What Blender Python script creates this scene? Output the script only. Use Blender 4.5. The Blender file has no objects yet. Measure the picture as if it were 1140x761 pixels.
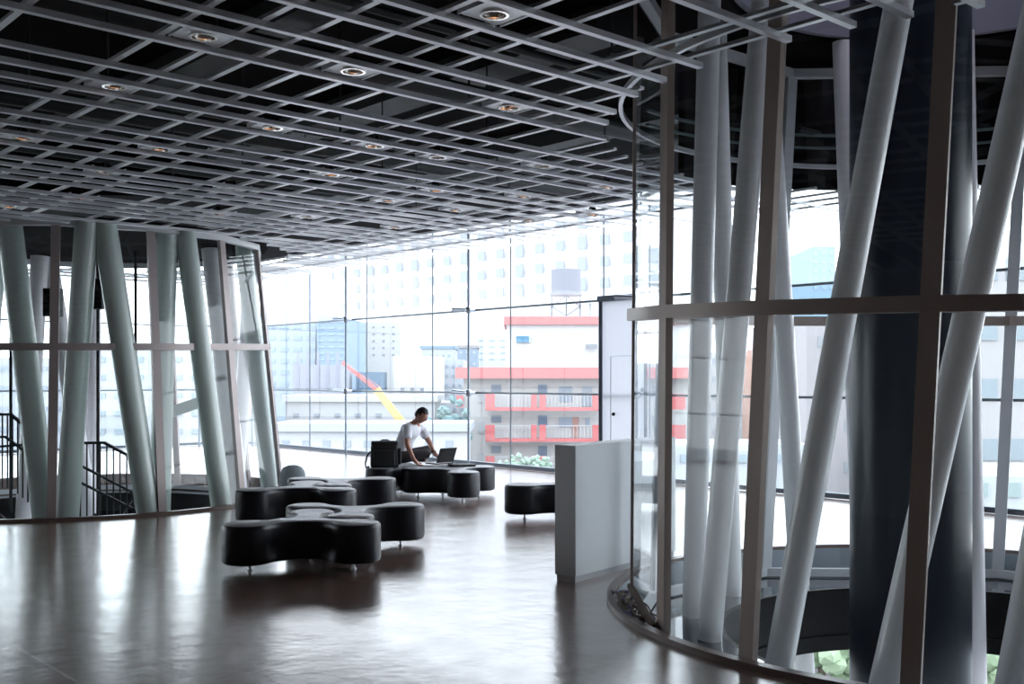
import bpy, bmesh, math, random
from mathutils import Vector, Matrix
from mathutils.geometry import tessellate_polygon
random.seed(7)
S = bpy.context.scene
COL = S.collection
PI = math.pi
H = 1.6; F = 1180.0
EU = (0.7440, 0.6682); EV = (-0.6682, 0.7440)      # room axes: u towards the street window, v along it
def uv(u, v, z=0.0): return Vector((u*EU[0]+v*EV[0], u*EU[1]+v*EV[1], z))
def at(px, py, Y): return Vector(((px-570)/F*Y, Y, H-(py-423)/F*Y))
ROOMROT = math.atan2(EU[1], EU[0])

# ------------------------------------------------------------------ materials
def mat(name, color, rough=0.5, metal=0.0, spec=0.5, coat=0.0, bump=0.0, bscale=20.0, var=0.0, vscale=3.0, emit=None, estr=0.0, ior=1.45):
    m = bpy.data.materials.new(name); m.use_nodes = True
    nt = m.node_tree; b = nt.nodes['Principled BSDF']
    b.inputs['Base Color'].default_value = (*color, 1); b.inputs['Roughness'].default_value = rough
    b.inputs['Metallic'].default_value = metal; b.inputs['Specular IOR Level'].default_value = spec
    b.inputs['Coat Weight'].default_value = coat; b.inputs['IOR'].default_value = ior
    if emit: b.inputs['Emission Color'].default_value = (*emit, 1); b.inputs['Emission Strength'].default_value = estr
    tc = nt.nodes.new('ShaderNodeTexCoord')
    n = nt.nodes.new('ShaderNodeTexNoise'); n.inputs['Scale'].default_value = vscale; n.inputs['Detail'].default_value = 4
    nt.links.new(tc.outputs['Object'], n.inputs['Vector'])
    if var > 0:
        mx = nt.nodes.new('ShaderNodeMix'); mx.data_type = 'RGBA'
        mx.inputs['A'].default_value = (*[c*(1-var) for c in color], 1); mx.inputs['B'].default_value = (*[min(1, c*(1+var)) for c in color], 1)
        nt.links.new(n.outputs['Fac'], mx.inputs['Factor']); nt.links.new(mx.outputs['Result'], b.inputs['Base Color'])
    if bump > 0:
        n2 = nt.nodes.new('ShaderNodeTexNoise'); n2.inputs['Scale'].default_value = bscale; n2.inputs['Detail'].default_value = 3
        nt.links.new(tc.outputs['Object'], n2.inputs['Vector'])
        bp = nt.nodes.new('ShaderNodeBump'); bp.inputs['Strength'].default_value = bump; bp.inputs['Distance'].default_value = 0.01
        nt.links.new(n2.outputs['Fac'], bp.inputs['Height']); nt.links.new(bp.outputs['Normal'], b.inputs['Normal'])
    return m

def glass_mat(name, tint, base=0.05, gain=0.9, frit=0.0, zfrom=0.0):
    m = bpy.data.materials.new(name); m.use_nodes = True
    nt = m.node_tree; nt.nodes.clear(); L = nt.links.new
    out = nt.nodes.new('ShaderNodeOutputMaterial')
    tr = nt.nodes.new('ShaderNodeBsdfTransparent'); tr.inputs[0].default_value = (*tint, 1)
    gl = nt.nodes.new('ShaderNodeBsdfGlossy'); gl.inputs['Roughness'].default_value = 0.0; gl.inputs['Color'].default_value = (.95, .98, 1, 1)
    lw = nt.nodes.new('ShaderNodeLayerWeight'); lw.inputs['Blend'].default_value = 0.5
    p = nt.nodes.new('ShaderNodeMath'); p.operation = 'POWER'; p.inputs[1].default_value = 5
    L(lw.outputs['Facing'], p.inputs[0])
    ma = nt.nodes.new('ShaderNodeMath'); ma.operation = 'MULTIPLY_ADD'; ma.inputs[1].default_value = gain; ma.inputs[2].default_value = base
    L(p.outputs[0], ma.inputs[0])
    mx = nt.nodes.new('ShaderNodeMixShader'); L(ma.outputs[0], mx.inputs[0]); L(tr.outputs[0], mx.inputs[1]); L(gl.outputs[0], mx.inputs[2])
    last = mx
    if frit > 0:
        tc = nt.nodes.new('ShaderNodeTexCoord'); sp = nt.nodes.new('ShaderNodeSeparateXYZ'); L(tc.outputs['Object'], sp.inputs[0])
        s = nt.nodes.new('ShaderNodeMath'); s.operation = 'MULTIPLY'; s.inputs[1].default_value = 1/0.07; L(sp.outputs['Z'], s.inputs[0])
        fr = nt.nodes.new('ShaderNodeMath'); fr.operation = 'FRACT'; L(s.outputs[0], fr.inputs[0])
        gt = nt.nodes.new('ShaderNodeMath'); gt.operation = 'GREATER_THAN'; gt.inputs[1].default_value = 0.5; L(fr.outputs[0], gt.inputs[0])
        f2 = nt.nodes.new('ShaderNodeMath'); f2.operation = 'MULTIPLY'; f2.inputs[1].default_value = frit; L(gt.outputs[0], f2.inputs[0])
        tl = nt.nodes.new('ShaderNodeBsdfTranslucent'); tl.inputs[0].default_value = (.95, .97, 1, 1)
        m2 = nt.nodes.new('ShaderNodeMixShader'); m2.inputs[0].default_value = frit; L(mx.outputs[0], m2.inputs[1]); L(tl.outputs[0], m2.inputs[2])
        last = m2
    L(last.outputs[0], out.inputs['Surface'])
    return m

def floor_mat():
    m = mat('floor tile', (.15, .10, .085), 0.2, spec=0.9, ior=1.65, coat=.5)
    nt = m.node_tree; L = nt.links.new; b = nt.nodes['Principled BSDF']; b.inputs['Coat Roughness'].default_value = .24; b.inputs['Coat IOR'].default_value = 1.6
    tc = nt.nodes.new('ShaderNodeTexCoord')
    mp = nt.nodes.new('ShaderNodeMapping'); mp.inputs['Rotation'].default_value = (0, 0, -ROOMROT)
    mp.inputs['Location'].default_value = (0.08, 0.1, 0)
    L(tc.outputs['Object'], mp.inputs[0])
    br = nt.nodes.new('ShaderNodeTexBrick'); br.offset = 0.0; br.squash = 1.0
    br.inputs['Color1'].default_value = (.20, .125, .10, 1); br.inputs['Color2'].default_value = (.225, .145, .12, 1); br.inputs['Mortar'].default_value = (.02, .015, .013, 1)
    br.inputs['Scale'].default_value = 1.0; br.inputs['Mortar Size'].default_value = 0.005; br.inputs['Brick Width'].default_value = 0.53; br.inputs['Row Height'].default_value = 0.53
    br.inputs['Mortar Smooth'].default_value = 0.1
    L(mp.outputs[0], br.inputs[0]); L(br.outputs['Color'], b.inputs['Base Color'])
    n = nt.nodes.new('ShaderNodeTexNoise'); n.inputs['Scale'].default_value = 3.2; n.inputs['Detail'].default_value = 3
    L(mp.outputs[0], n.inputs['Vector'])
    n2 = nt.nodes.new('ShaderNodeTexNoise'); n2.inputs['Scale'].default_value = 14; n2.inputs['Detail'].default_value = 2
    L(mp.outputs[0], n2.inputs['Vector'])
    ad = nt.nodes.new('ShaderNodeMath'); ad.operation = 'MULTIPLY_ADD'; ad.inputs[1].default_value = 0.25; L(n2.outputs['Fac'], ad.inputs[0]); L(n.outputs['Fac'], ad.inputs[2])
    bp = nt.nodes.new('ShaderNodeBump'); bp.inputs['Strength'].default_value = 0.16; bp.inputs['Distance'].default_value = 0.025
    L(ad.outputs[0], bp.inputs['Height'])
    b2 = nt.nodes.new('ShaderNodeBump'); b2.invert = True; b2.inputs['Strength'].default_value = 0.8; b2.inputs['Distance'].default_value = 0.005
    L(br.outputs['Fac'], b2.inputs['Height']); L(bp.outputs['Normal'], b2.inputs['Normal'])
    L(b2.outputs['Normal'], b.inputs['Normal']); L(b2.outputs['Normal'], b.inputs['Coat Normal'])
    rr = nt.nodes.new('ShaderNodeMapRange'); rr.inputs['To Min'].default_value = 0.13; rr.inputs['To Max'].default_value = 0.27
    L(n.outputs['Fac'], rr.inputs[0]); L(rr.outputs[0], b.inputs['Roughness'])
    return m

M = dict(
 floor=floor_mat(),
 deck=mat('dark soffit', (.007, .006, .007), .95, spec=.1, var=.3),
 beam=mat('aluminium ceiling slat', (.75, .75, .78), .36, .8, var=.1),
 duct=mat('dark duct', (.02, .025, .028), .5),
 panel=mat('downlight panel', (.90, .91, .95), .45, .8, var=.05),
 chrome=mat('polished reflector', (.8, .78, .75), .12, 1.0),
 lamp=mat('warm lamp', (1, .6, .3), .4, emit=(1, .42, .14), estr=2.5),
 frame=mat('bronze painted steel', (.42, .345, .31), .45, .2, var=.08),
 duct2=mat('teal grey conduit', (.16, .22, .24), .5),
 edge=mat('grey slab edge', (.30, .34, .38), .4),
 framep=mat('pink grey painted steel', (.44, .38, .375), .4, .2, var=.05),
 framel=mat('pale steel and lit bronze', (.62, .64, .67), .4, var=.05),
 curb=mat('brown curb strip', (.16, .11, .095), .35, var=.1),
 tube=mat('white enamel steel tube', (.86, .87, .89), .3, spec=.5, coat=.2, var=.05, vscale=2),
 tubeg=mat('pale green enamel tube', (.60, .69, .66), .3, spec=.5, coat=.2, var=.06, vscale=2),
 tubew=mat('lilac white enamel tube', (.82, .80, .84), .35, var=.03),
 black=mat('gloss black shaft', (.010, .016, .028), .3, spec=.35, coat=.0, var=.2, vscale=1.2),
 fascia=mat('black fascia', (.004, .004, .005), .5, spec=.15, var=.2),
 ledge=mat('polished slate ledge', (.05, .055, .065), .06, spec=.9, coat=.6, var=.2),
 collar=mat('lilac metal collar', (.30, .29, .36), .35, .3, var=.15, vscale=1.5),
 gl_drum=glass_mat('drum glass', (.95, .968, .966), .032, .75),
 gl_win=glass_mat('facade glass', (.95, .98, .985), .03, .5),
 gl_top=glass_mat('fritted facade glass', (.97, .99, .99), .03, .5, frit=.14),
 joint=mat('glass joint', (.26, .32, .38), .4),
 steel=mat('stainless fitting', (.42, .46, .52), .3, .8),
 rail=mat('blue grey sill', (.12, .15, .20), .5),
 white=mat('white painted panel', (.80, .80, .83), .5, var=.02),
 boxw=mat('partition laminate', (.86, .89, .92), .45, var=.03),
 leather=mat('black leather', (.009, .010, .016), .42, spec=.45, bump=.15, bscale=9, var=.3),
 leather_sheen=mat('leather top painted sheen', (.30, .30, .32), .5, spec=.6, coat=.15, bump=.05, bscale=7, var=.08),  # same black leather; grazing window sheen painted in as a grey base colour
 metal=mat('chrome leg', (.5, .5, .52), .2, 1.0),
 dsteel=mat('dark painted steel', (.018, .022, .027), .5, spec=.25),
 stone=mat('lower floor', (.35, .38, .38), .12, spec=.8, var=.3, vscale=.7),
 wall=mat('wall paint', (.50, .49, .48), .6, var=.05),
 cloth_w=mat('white cotton shirt', (.80, .80, .86), .8, bump=.5, bscale=25, var=.05),
 trouser=mat('dark trousers', (.05, .045, .05), .8, bump=.4, bscale=20),
 skin=mat('skin', (.42, .20, .14), .5, var=.12),
 hair=mat('black hair', (.012, .010, .010), .55, bump=.5, bscale=60),
 nylon=mat('black nylon', (.010, .010, .013), .6, bump=.5, bscale=40),
 lap=mat('laptop shell', (.006, .006, .007), .35, spec=.3),
 screen=mat('laptop screen', (.35, .42, .5), .2),
 cable=mat('brown cable', (.16, .12, .10), .6, var=.5),
 cableb=mat('blue cable', (.12, .14, .30), .6),
 grey=mat('grey fabric', (.26, .30, .33), .7),
)

# ------------------------------------------------------------------ mesh helpers
class MB:
    def __init__(s): s.bm = bmesh.new()
    def box(s, c, size, rz=0.0, rot=None):
        r = rot if rot is not None else Matrix.Rotation(rz, 4, 'Z')
        bmesh.ops.create_cube(s.bm, size=1, matrix=Matrix.Translation(Vector(c)) @ r @ Matrix.Diagonal((*size, 1)))
        return s
    def bar(s, a, b, w, h, up=(0, 0, 1)):
        a = Vector(a); b = Vector(b); d = (b-a); l = d.length; x = d.normalized()
        y = Vector(up).cross(x)
        if y.length < 1e-5: y = Vector((0, 1, 0)).cross(x)
        y.normalize(); z = x.cross(y)
        r = Matrix((x, y, z)).transposed().to_4x4()
        bmesh.ops.create_cube(s.bm, size=1, matrix=Matrix.Translation((a+b)/2) @ r @ Matrix.Diagonal((l, w, h, 1)))
        return s
    def cyl(s, a, b, r1, r2=None, seg=20, caps=True):
        a = Vector(a); b = Vector(b); d = b-a
        q = Vector((0, 0, 1)).rotation_difference(d.normalized()).to_matrix().to_4x4()
        bmesh.ops.create_cone(s.bm, cap_ends=caps, segments=seg, radius1=r1, radius2=r1 if r2 is None else r2, depth=d.length, matrix=Matrix.Translation((a+b)/2) @ q)
        return s
    def ball(s, c, r, sc=(1, 1, 1), seg=16):
        bmesh.ops.create_uvsphere(s.bm, u_segments=seg, v_segments=max(8, seg//2), radius=r, matrix=Matrix.Translation(Vector(c)) @ Matrix.Diagonal((*sc, 1)))
        return s
    def path(s, pts, r, seg=8):
        pts = [Vector(p) for p in pts]; rings = []
        n = len(pts)
        for i, p in enumerate(pts):
            t = (pts[min(i+1, n-1)]-pts[max(i-1, 0)]).normalized()
            u = t.cross(Vector((0, 0, 1)))
            if u.length < 1e-3: u = t.cross(Vector((0, 1, 0)))
            u.normalize(); w = t.cross(u)
            rings.append([s.bm.verts.new(p+(u*math.cos(2*PI*k/seg)+w*math.sin(2*PI*k/seg))*r) for k in range(seg)])
        for a, b in zip(rings, rings[1:]):
            for k in range(seg): s.bm.faces.new((a[k], a[(k+1) % seg], b[(k+1) % seg], b[k]))
        s.bm.faces.new(rings[0][::-1]); s.bm.faces.new(rings[-1])
        return s
    def quad(s, *p): s.bm.faces.new([s.bm.verts.new(Vector(q)) for q in p]); return s
    def ring(s, pts, w, h):      # closed rail of rectangular section following pts; w radial, h vertical
        n = len(pts); c = sum((Vector(p) for p in pts), Vector())/n; R = []
        for p in pts:
            p = Vector(p); d = Vector((p.x-c.x, p.y-c.y, 0)).normalized()
            R.append([s.bm.verts.new(p+d*a*w/2+Vector((0, 0, b*h/2))) for a, b in ((-1, -1), (1, -1), (1, 1), (-1, 1))])
        for i in range(n):
            a = R[i]; b = R[(i+1) % n]
            for k in range(4): s.bm.faces.new((a[k], b[k], b[(k+1) % 4], a[(k+1) % 4]))
        return s
    def build(s, name, m, parent=None, smooth=False, bevel=0.0, sub=0):
        bmesh.ops.recalc_face_normals(s.bm, faces=s.bm.faces)
        me = bpy.data.meshes.new(name); s.bm.to_mesh(me); s.bm.free()
        me.materials.append(m)
        if smooth:
            me.polygons.foreach_set('use_smooth', [True]*len(me.polygons))
            try: me.set_sharp_from_angle(angle=math.radians(40))
            except Exception: pass
        o = bpy.data.objects.new(name, me); COL.objects.link(o)
        if parent is not None: o.parent = parent; o.matrix_parent_inverse = parent.matrix_basis.inverted()
        if bevel:
            b = o.modifiers.new('bevel', 'BEVEL'); b.width = bevel; b.segments = 2; b.limit_method = 'ANGLE'
        if sub:
            b = o.modifiers.new('sub', 'SUBSURF'); b.levels = sub; b.render_levels = sub
        return o
def tag(o, label=None, cat=None, group=None, kind=None):
    if label: o['label'] = label
    if cat: o['category'] = cat
    if group: o['group'] = group
    if kind: o['kind'] = kind
    return o
def empty(name, loc=(0, 0, 0), rz=0, **k):
    o = bpy.data.objects.new(name, None); COL.objects.link(o); o.location = loc; o.rotation_euler = (0, 0, rz)
    o.empty_display_size = .1
    return tag(o, **k)
def copy_tree(o, parent=None):
    c = o.copy(); COL.objects.link(c)
    if parent is not None: c.parent = parent
    for ch in [x for x in bpy.data.objects if x.parent == o]: copy_tree(ch, c)
    return c

# ------------------------------------------------------------------ setting
DC = Vector((3.3, 7.55)); DR = 2.45       # right tube enclosure
LC = Vector((-6.05, 14.85)); LR = 2.82      # left tube enclosure
def circ(c, r, n=72, z=0): return [Vector((c[0]+r*math.cos(2*PI*k/n), c[1]+r*math.sin(2*PI*k/n), z)) for k in range(n)]
def slab(name, outer, holes, z0, z1, m, kind='structure'):
    loops = [[Vector((p.x, p.y, 0)) for p in outer]]+[[Vector((p.x, p.y, 0)) for p in h] for h in holes]
    flat = [p for l in loops for p in l]; tris = tessellate_polygon(loops)
    bm = bmesh.new()
    top = [bm.verts.new((p.x, p.y, z1)) for p in flat]; bot = [bm.verts.new((p.x, p.y, z0)) for p in flat]
    for t in tris:
        bm.faces.new([top[i] for i in t]); bm.faces.new([bot[i] for i in reversed(t)])
    k = 0
    for l in loops:
        n = len(l)
        for i in range(n):
            a, b = k+i, k+(i+1) % n
            bm.faces.new((top[a], top[b], bot[b], bot[a]))
        k += n
    o = MB(); o.bm.free(); o.bm = bm
    return tag(o.build(name, m), kind=kind)
U1, V0, V1, U0 = 12.8, -7.0, 24.5, -9.0
OUT = [uv(U0, V0), uv(U1+.25, V0), uv(U1+.25, V1+.25), uv(U0, V1+.25)]
slab('floor', OUT, [circ(DC, 2.56, 96), circ(LC, 2.92, 96)], -.25, 0, M['floor'])
ZD = 4.55
slab('ceiling', OUT, [circ(DC, 1.76, 64), circ(LC, 2.1, 64)], ZD, ZD+.4, M['deck'])
w = MB(); a, b = uv(U0, V0), uv(U0, V1); w.bar(a+Vector((0, 0, 2.27)), b+Vector((0, 0, 2.27)), .1, 4.54); tag(w.build('wall_back', M['wall']), kind='structure')

# facades -------------------------------------------------------------
ZT = (0.06, 1.364, 2.915, ZD)
def facade(name, P, s0, s1, joints, rods, skip=None):
    r = empty(name, kind='structure')
    js = [s0]+[j for j in joints if s0 < j < s1]+[s1]
    for i in range(len(js)-1):
        for k in range(3):
            if skip and k < 2 and abs((js[i]+js[i+1])/2-skip) < .6: continue
            a, b = js[i], js[i+1]
            MB().quad(P(a, ZT[k]), P(b, ZT[k]), P(b, ZT[k+1]), P(a, ZT[k+1])).build('pane', M['gl_top'] if k == 2 else M['gl_win'], r)
    for j in js: MB().bar(P(j, 0), P(j, ZD), .022, .022, up=(1, 0, 0)).build('glass_joint', M['joint'], r)
    for z in ZT[1:3]: MB().bar(P(s0, z), P(s1, z), .03, .035).build('transom', M['joint'], r)
    MB().bar(P(s0, .045), P(s1, .045), .09, .07).build('sill_rail', M['rail'], r)
    for v in rods:
        if not (s0 < v < s1): continue
        rod = MB().cyl(P(v, 0, .16), P(v, ZD, .16), .022, seg=10).build('tension_rod', M['joint'], r, True)
        for z in ZT[1:3]:
            m = MB().ball(P(v, z, .16), .07, seg=12)
            m.cyl(P(v, z, .16), P(v, z, 0), .03, seg=8)
            if not (abs(v-11.13) < .1 and z < 2): m.cyl(P(v, z, .16), P(v+.42, z+.02, .19), .03, .045, seg=10)
            m.build('spider_fitting', M['steel'], r, True)
    return r
J1 = [11.99+2.3*k for k in range(-9, 6)]+[11.0]
R1 = [11.13+4.16*k for k in range(-5, 4)]
facade('window_1', lambda s, z, inn=0: uv(U1-inn, s, z), V0, V1, sorted(J1), R1)
facade('window_2', lambda s, z, inn=0: uv(s, V1-inn, z), U0, U1, [U1-2.3*k for k in range(1, 10)], [U1-1.2-4.16*k for k in range(0, 5)])

w = MB(); a, b = uv(U0, V0), uv(U1, V0); w.bar(a+Vector((0, 0, 2.27)), b+Vector((0, 0, 2.27)), .1, 4.54); tag(w.build('wall_right', M['wall']), kind='structure')
# emergency access panel in the facade
fz = bpy.data.materials.new('frosted white panel'); fz.use_nodes = True; _n = fz.node_tree
_t = _n.nodes.new('ShaderNodeBsdfTranslucent'); _t.inputs[0].default_value = (.22, .22, .235, 1); _a = _n.nodes.new('ShaderNodeAddShader')
_b = _n.nodes['Principled BSDF']; _b.inputs['Base Color'].default_value = (.45, .45, .47, 1)
_n.links.new(_b.outputs[0], _a.inputs[0]); _n.links.new(_t.outputs[0], _a.inputs[1]); _n.links.new(_a.outputs[0], _n.nodes['Material Output'].inputs[0])
ep = empty('door_1', kind='structure')
MB().quad(uv(U1-.06, 11.0, .01), uv(U1-.06, 11.97, .01), uv(U1-.06, 11.97, 2.91), uv(U1-.06, 11.0, 2.91)).build('door_panel', fz, ep)
MB().bar(uv(U1-.10, 11.97, 0), uv(U1-.10, 11.97, 2.95), .06, .06, up=(1, 0, 0)).build('frame', M['rail'], ep)
MB().bar(uv(U1-.10, 11.0, 0), uv(U1-.10, 11.0, 2.95), .03, .05, up=(1, 0, 0)).build('frame', M['rail'], ep)
MB().bar(uv(U1-.10, 10.96, 2.93), uv(U1-.10, 12.0, 2.93), .1, .09).build('frame', M['rail'], ep)
hh = MB()
for (a, b) in (((11.75, .1), (11.75, 1.99)), ((11.75, 1.99), (11.2, 1.99)), ((11.2, 1.99), (11.2, .1))):
    hh.bar(uv(U1-.09, a[0], a[1]), uv(U1-.09, b[0], b[1]), .012, .012, up=(1, 0, 0))
hh.build('hatch_outline', M['steel'], ep)
MB().ball(uv(U1-.1, 11.68, 1.05), .03).build('knob', M['dsteel'], ep, True)
MB().ball(uv(U1-.1, 11.06, 1.45), .04).build('hinge', M['steel'], ep, True)

# drums ---------------------------------------------------------------
def lerp(a, b, t): return a+(b-a)*t
def drum(name, label, c, r, top, zb, angs, tilt, fm, curbr):
    """top(p, z) -> displaced xy at height z"""
    e = empty(name, loc=(c[0], c[1], 0), label=label, cat='glass enclosure')
    e.location = (c[0], c[1], 0)
    zr = lambda p: 1.98+tilt*(p.y-(c[1]-r))
    def pt(a, z, rr=r):
        p = Vector((c[0]+rr*math.cos(a), c[1]+rr*math.sin(a), 0)); q = top(p, z); return Vector((q.x, q.y, z))
    A = [math.radians(x) for x in angs]
    n = len(A)
    ztop = ZD-.12 if c == DC else 3.46
    for i, a in enumerate(A):
        d = Vector((math.cos(a), math.sin(a), 0))
        MB().bar(pt(a, zb), pt(a, ztop), *((.05, .10) if angs[i] != 180 else (.02, .03)), up=Vector((-d.y, d.x, 0))).build('mullion', fm if math.degrees(a) > 175 or fm != M['frame'] else M['framel'], e)  # far mullions: same bronze, interior brightness put in as a paler colour
        b = A[(i+1) % n]+(2*PI if i == n-1 else 0)
        K = 1
        for (z0, z1) in ((zb, None), (None, ztop)):
            m = MB(); vs = []
            for k in range(K+1):
                t = lerp(a, b, k/K); zm = zr(pt(t, 2.0))
                lo = pt(t, zm if z0 is None else z0); hi = pt(t, zm if z1 is None else z1)
                vs.append((m.bm.verts.new(lo), m.bm.verts.new(hi)))
            for k in range(K): m.bm.faces.new((vs[k][0], vs[k+1][0], vs[k+1][1], vs[k][1]))
            m.build('glass_pane', M['gl_drum'], e, True)
    N = 96
    ringp = []
    for t in A:
        p = pt(t, 2.0); p.z = zr(p); ringp.append(p)
    MB().ring(ringp, .09, .085).build('transom_ring', fm, e, True)
    MB().ring([pt(t, ztop) for t in A], .08, .08).build('head_ring', M['framel'], e, True)
    MB().ring([pt(t, zb+.03) for t in A], .07, .07).build('base_rail', M['framel'], e, True)
    tag(MB().ring([Vector((c[0]+curbr*math.cos(2*PI*k/N), c[1]+curbr*math.sin(2*PI*k/N), .012)) for k in range(N)], .07, .05).build('trim_1' if r < 2.6 else 'trim_2', M['curb'], None, True), kind='structure')
    return e
def top_r(p, z):
    s = (z+.2)/3.8
    return Vector((p.x+.2*s*min(1, max(0.12, (p.x-.9)/.5)), p.y, z))
def top_l(p, z):
    d = Vector((p.x-LC.x, p.y-LC.y)); k = 1-(.36/LR)*(z/3.6)
    return Vector((LC.x+d.x*k, LC.y+d.y*k, z))
drum('glass_enclosure', 'round glass enclosure with bronze frame around white tubes and black shaft, right', DC, DR, top_r, -.2, [25, 62, 113, 150, 180, 198, 217, 239, 262, 285, 310, 345], .035, M['frame'], 2.58)
drum('glass_enclosure', 'round tapering glass enclosure with pink-grey frame around green tubes and stairs, left', LC, LR, top_l, -.2, [0, 25, 50, 80, 110, 140, 170, 200, 232, 260, 286, 311, 335.5], .03, M['framep'], 2.94)

# right shaft: ledge, fascia, collar, lower floor
def annulus(name, c, r0, r1, z0, z1, m, kind=None, n=96):
    b = bmesh.new(); R = []
    for k in range(n):
        a = 2*PI*k/n; co, si = math.cos(a), math.sin(a)
        R.append([b.verts.new((c[0]+r*co, c[1]+r*si, z)) for r, z in ((r0, z0), (r1, z0), (r1, z1), (r0, z1))])
    for i in range(n):
        p, q = R[i], R[(i+1) % n]
        for k in range(4): b.faces.new((p[k], q[k], q[(k+1) % 4], p[(k+1) % 4]))
    o = MB(); o.bm.free(); o.bm = b
    o = o.build(name, m, None, True)
    return tag(o, kind=kind)
annulus('ceiling_collar_left', LC, 2.1, 2.14, ZD+.02, 7.9, M['deck'], 'structure')
annulus('trim_9', DC, 2.535, 2.562, -.22, .004, M['edge'], 'structure')
def arc(name, c, r0, r1, z0, z1, a0, a1, m, n=40):
    b = MB(); P = []
    for k in range(n+1):
        a = math.radians(lerp(a0, a1, k/n)); co, si = math.cos(a), math.sin(a)
        P.append([b.bm.verts.new((c[0]+r*co, c[1]+r*si, z)) for r, z in ((r0, z0), (r1, z0), (r1, z1), (r0, z1))])
    for p, q in zip(P, P[1:]):
        for k in range(4): b.bm.faces.new((p[k], q[k], q[(k+1) % 4], p[(k+1) % 4]))
    b.bm.faces.new(P[0]); b.bm.faces.new(P[-1][::-1])
    return tag(b.build(name, m, None, True), kind='structure')
arc('trim_10', DC, 2.80, 2.86, 3.46, ZD, 8, 128, M['deck'])
arc('trim_11', DC, 2.74, 2.77, 3.96, 3.985, 8, 140, M['duct2'])
arc('trim_12', DC, 2.74, 2.77, 3.84, 3.86, 8, 140, M['duct2'])
annulus('ceiling_soffit', LC, .05, 2.56, 3.5, 3.53, M['deck'], 'structure')
annulus('floor_ledge', DC, 1.80, 2.56, -.30, -.22, M['ledge'], 'structure')
annulus('trim_4', DC, 1.76, 1.80, -.62, -.22, M['fascia'], 'structure')
annulus('trim_5', DC, 1.74, 2.2, -.75, -.62, M['fascia'], 'structure')
annulus('trim_6', DC, 2.2, 2.3, -.75, -.3, M['fascia'], 'structure')
annulus('ceiling_collar', DC, 1.68, 1.73, ZD+.02, ZD+1.3, M['collar'], 'structure')
annulus('trim_7', DC, 2.50, 2.53, 3.60, 3.64, M['beam'], 'structure')
annulus('floor_ledge_left', LC, 2.35, 2.92, -.30, -.22, M['ledge'], 'structure')
annulus('trim_8', LC, 2.31, 2.35, -.8, -.22, M['fascia'], 'structure')
slab('floor_lower', OUT, [circ(LC, 2.3, 48)], -4.4, -4.2, M['stone'])
slab('floor_lobby', OUT, [], -8.6, -8.4, M['stone'])
slab('ceiling_upper', OUT, [], 7.9, 8.1, M['deck'])
# handrail ring and braces on the storey below
lr = empty('guard_rail', loc=(DC.x, DC.y, -4.2), label='thin black curved guard rail in the lower storey, inside the right glass enclosure', cat='railing')
MB().ring(circ(DC, 1.55, 72, -2.2), .04, .04).build('rail', M['dsteel'], lr, True)
MB().ring(circ(DC, 1.35, 72, -3.1), .03, .03).build('rail', M['dsteel'], lr, True)
for k in range(8):
    a = 2*PI*k/8+.3
    MB().cyl((DC.x+1.45*math.cos(a), DC.y+1.45*math.sin(a), -4.2), (DC.x+1.55*math.cos(a), DC.y+1.55*math.sin(a), -2.2), .015, seg=8).build('post', M['dsteel'], lr, True)

# tubes ---------------------------------------------------------------
def tube(a, b, r, m, label, grp=None, zlo=None, zhi=ZD):
    a = Vector(a); b = Vector(b); d = (b-a)/(b.z-a.z)
    if zlo is not None: a = a+d*(zlo-a.z)
    b = b+d*(zhi-b.z)
    t = MB().cyl(a, b, r, seg=32).build('steel_tube', m, None, True)
    tag(t, label, 'column', grp); return t
ZL = -.22
def base(px, py): Y = (H-ZL)*F/(py-423); return Vector(((px-570)/F*Y, Y, ZL))
def T(bx, by, tx, ty, r, m, label, dY=0, **k):
    p = base(bx, by); q = at(tx, ty, p.y+dY); return tube(p, q, r, m, label, **k)
T(772, 685, 789, 40, .087, M['tube'], 'white vertical steel tube nearest the left mullion of the right enclosure')
T(815, 662, 798, 40, .085, M['tube'], 'white steel tube just behind the vertical tube, leaning left at top', zlo=-4.2)
T(790, 712, 846, 50, .085, M['tube'], 'white tube leaning right, its foot beside the vertical tube on the ledge')
T(890, 650, 857, 100, .088, M['tube'], 'white tube leaning left, seen behind the bronze mullion and crossing the long diagonal tube', zlo=-4.2)
T(960, 655, 937, 47, .08, M['tubew'], 'lilac white tube hidden partly behind the black shaft, its top visible below the collar')
T(866, 748, 1001, 0, .088, M['tube'], 'long white diagonal tube leaning right in front of the black shaft')
T(982, 775, 1158, 0, .088, M['tube'], 'white diagonal tube crossing in front of the black shaft low down, leaning far right')
T(1122, 787, 1268, 0, .088, M['tube'], 'white tube at the bottom right corner leaning out of the photo')
T(1085, 662, 1074, 100, .085, M['tubew'], 'pale tube showing along the right side of the black shaft', zlo=-4.2)
sh = MB().cyl((2.87, 7.65, -8.4), (2.87, 7.65, 7.9), .415, seg=64).build('service_shaft', M['black'], None, True)
tag(sh, 'large glossy black cylindrical shaft inside the right glass enclosure', 'column')
sh.modifiers.clear()

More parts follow.
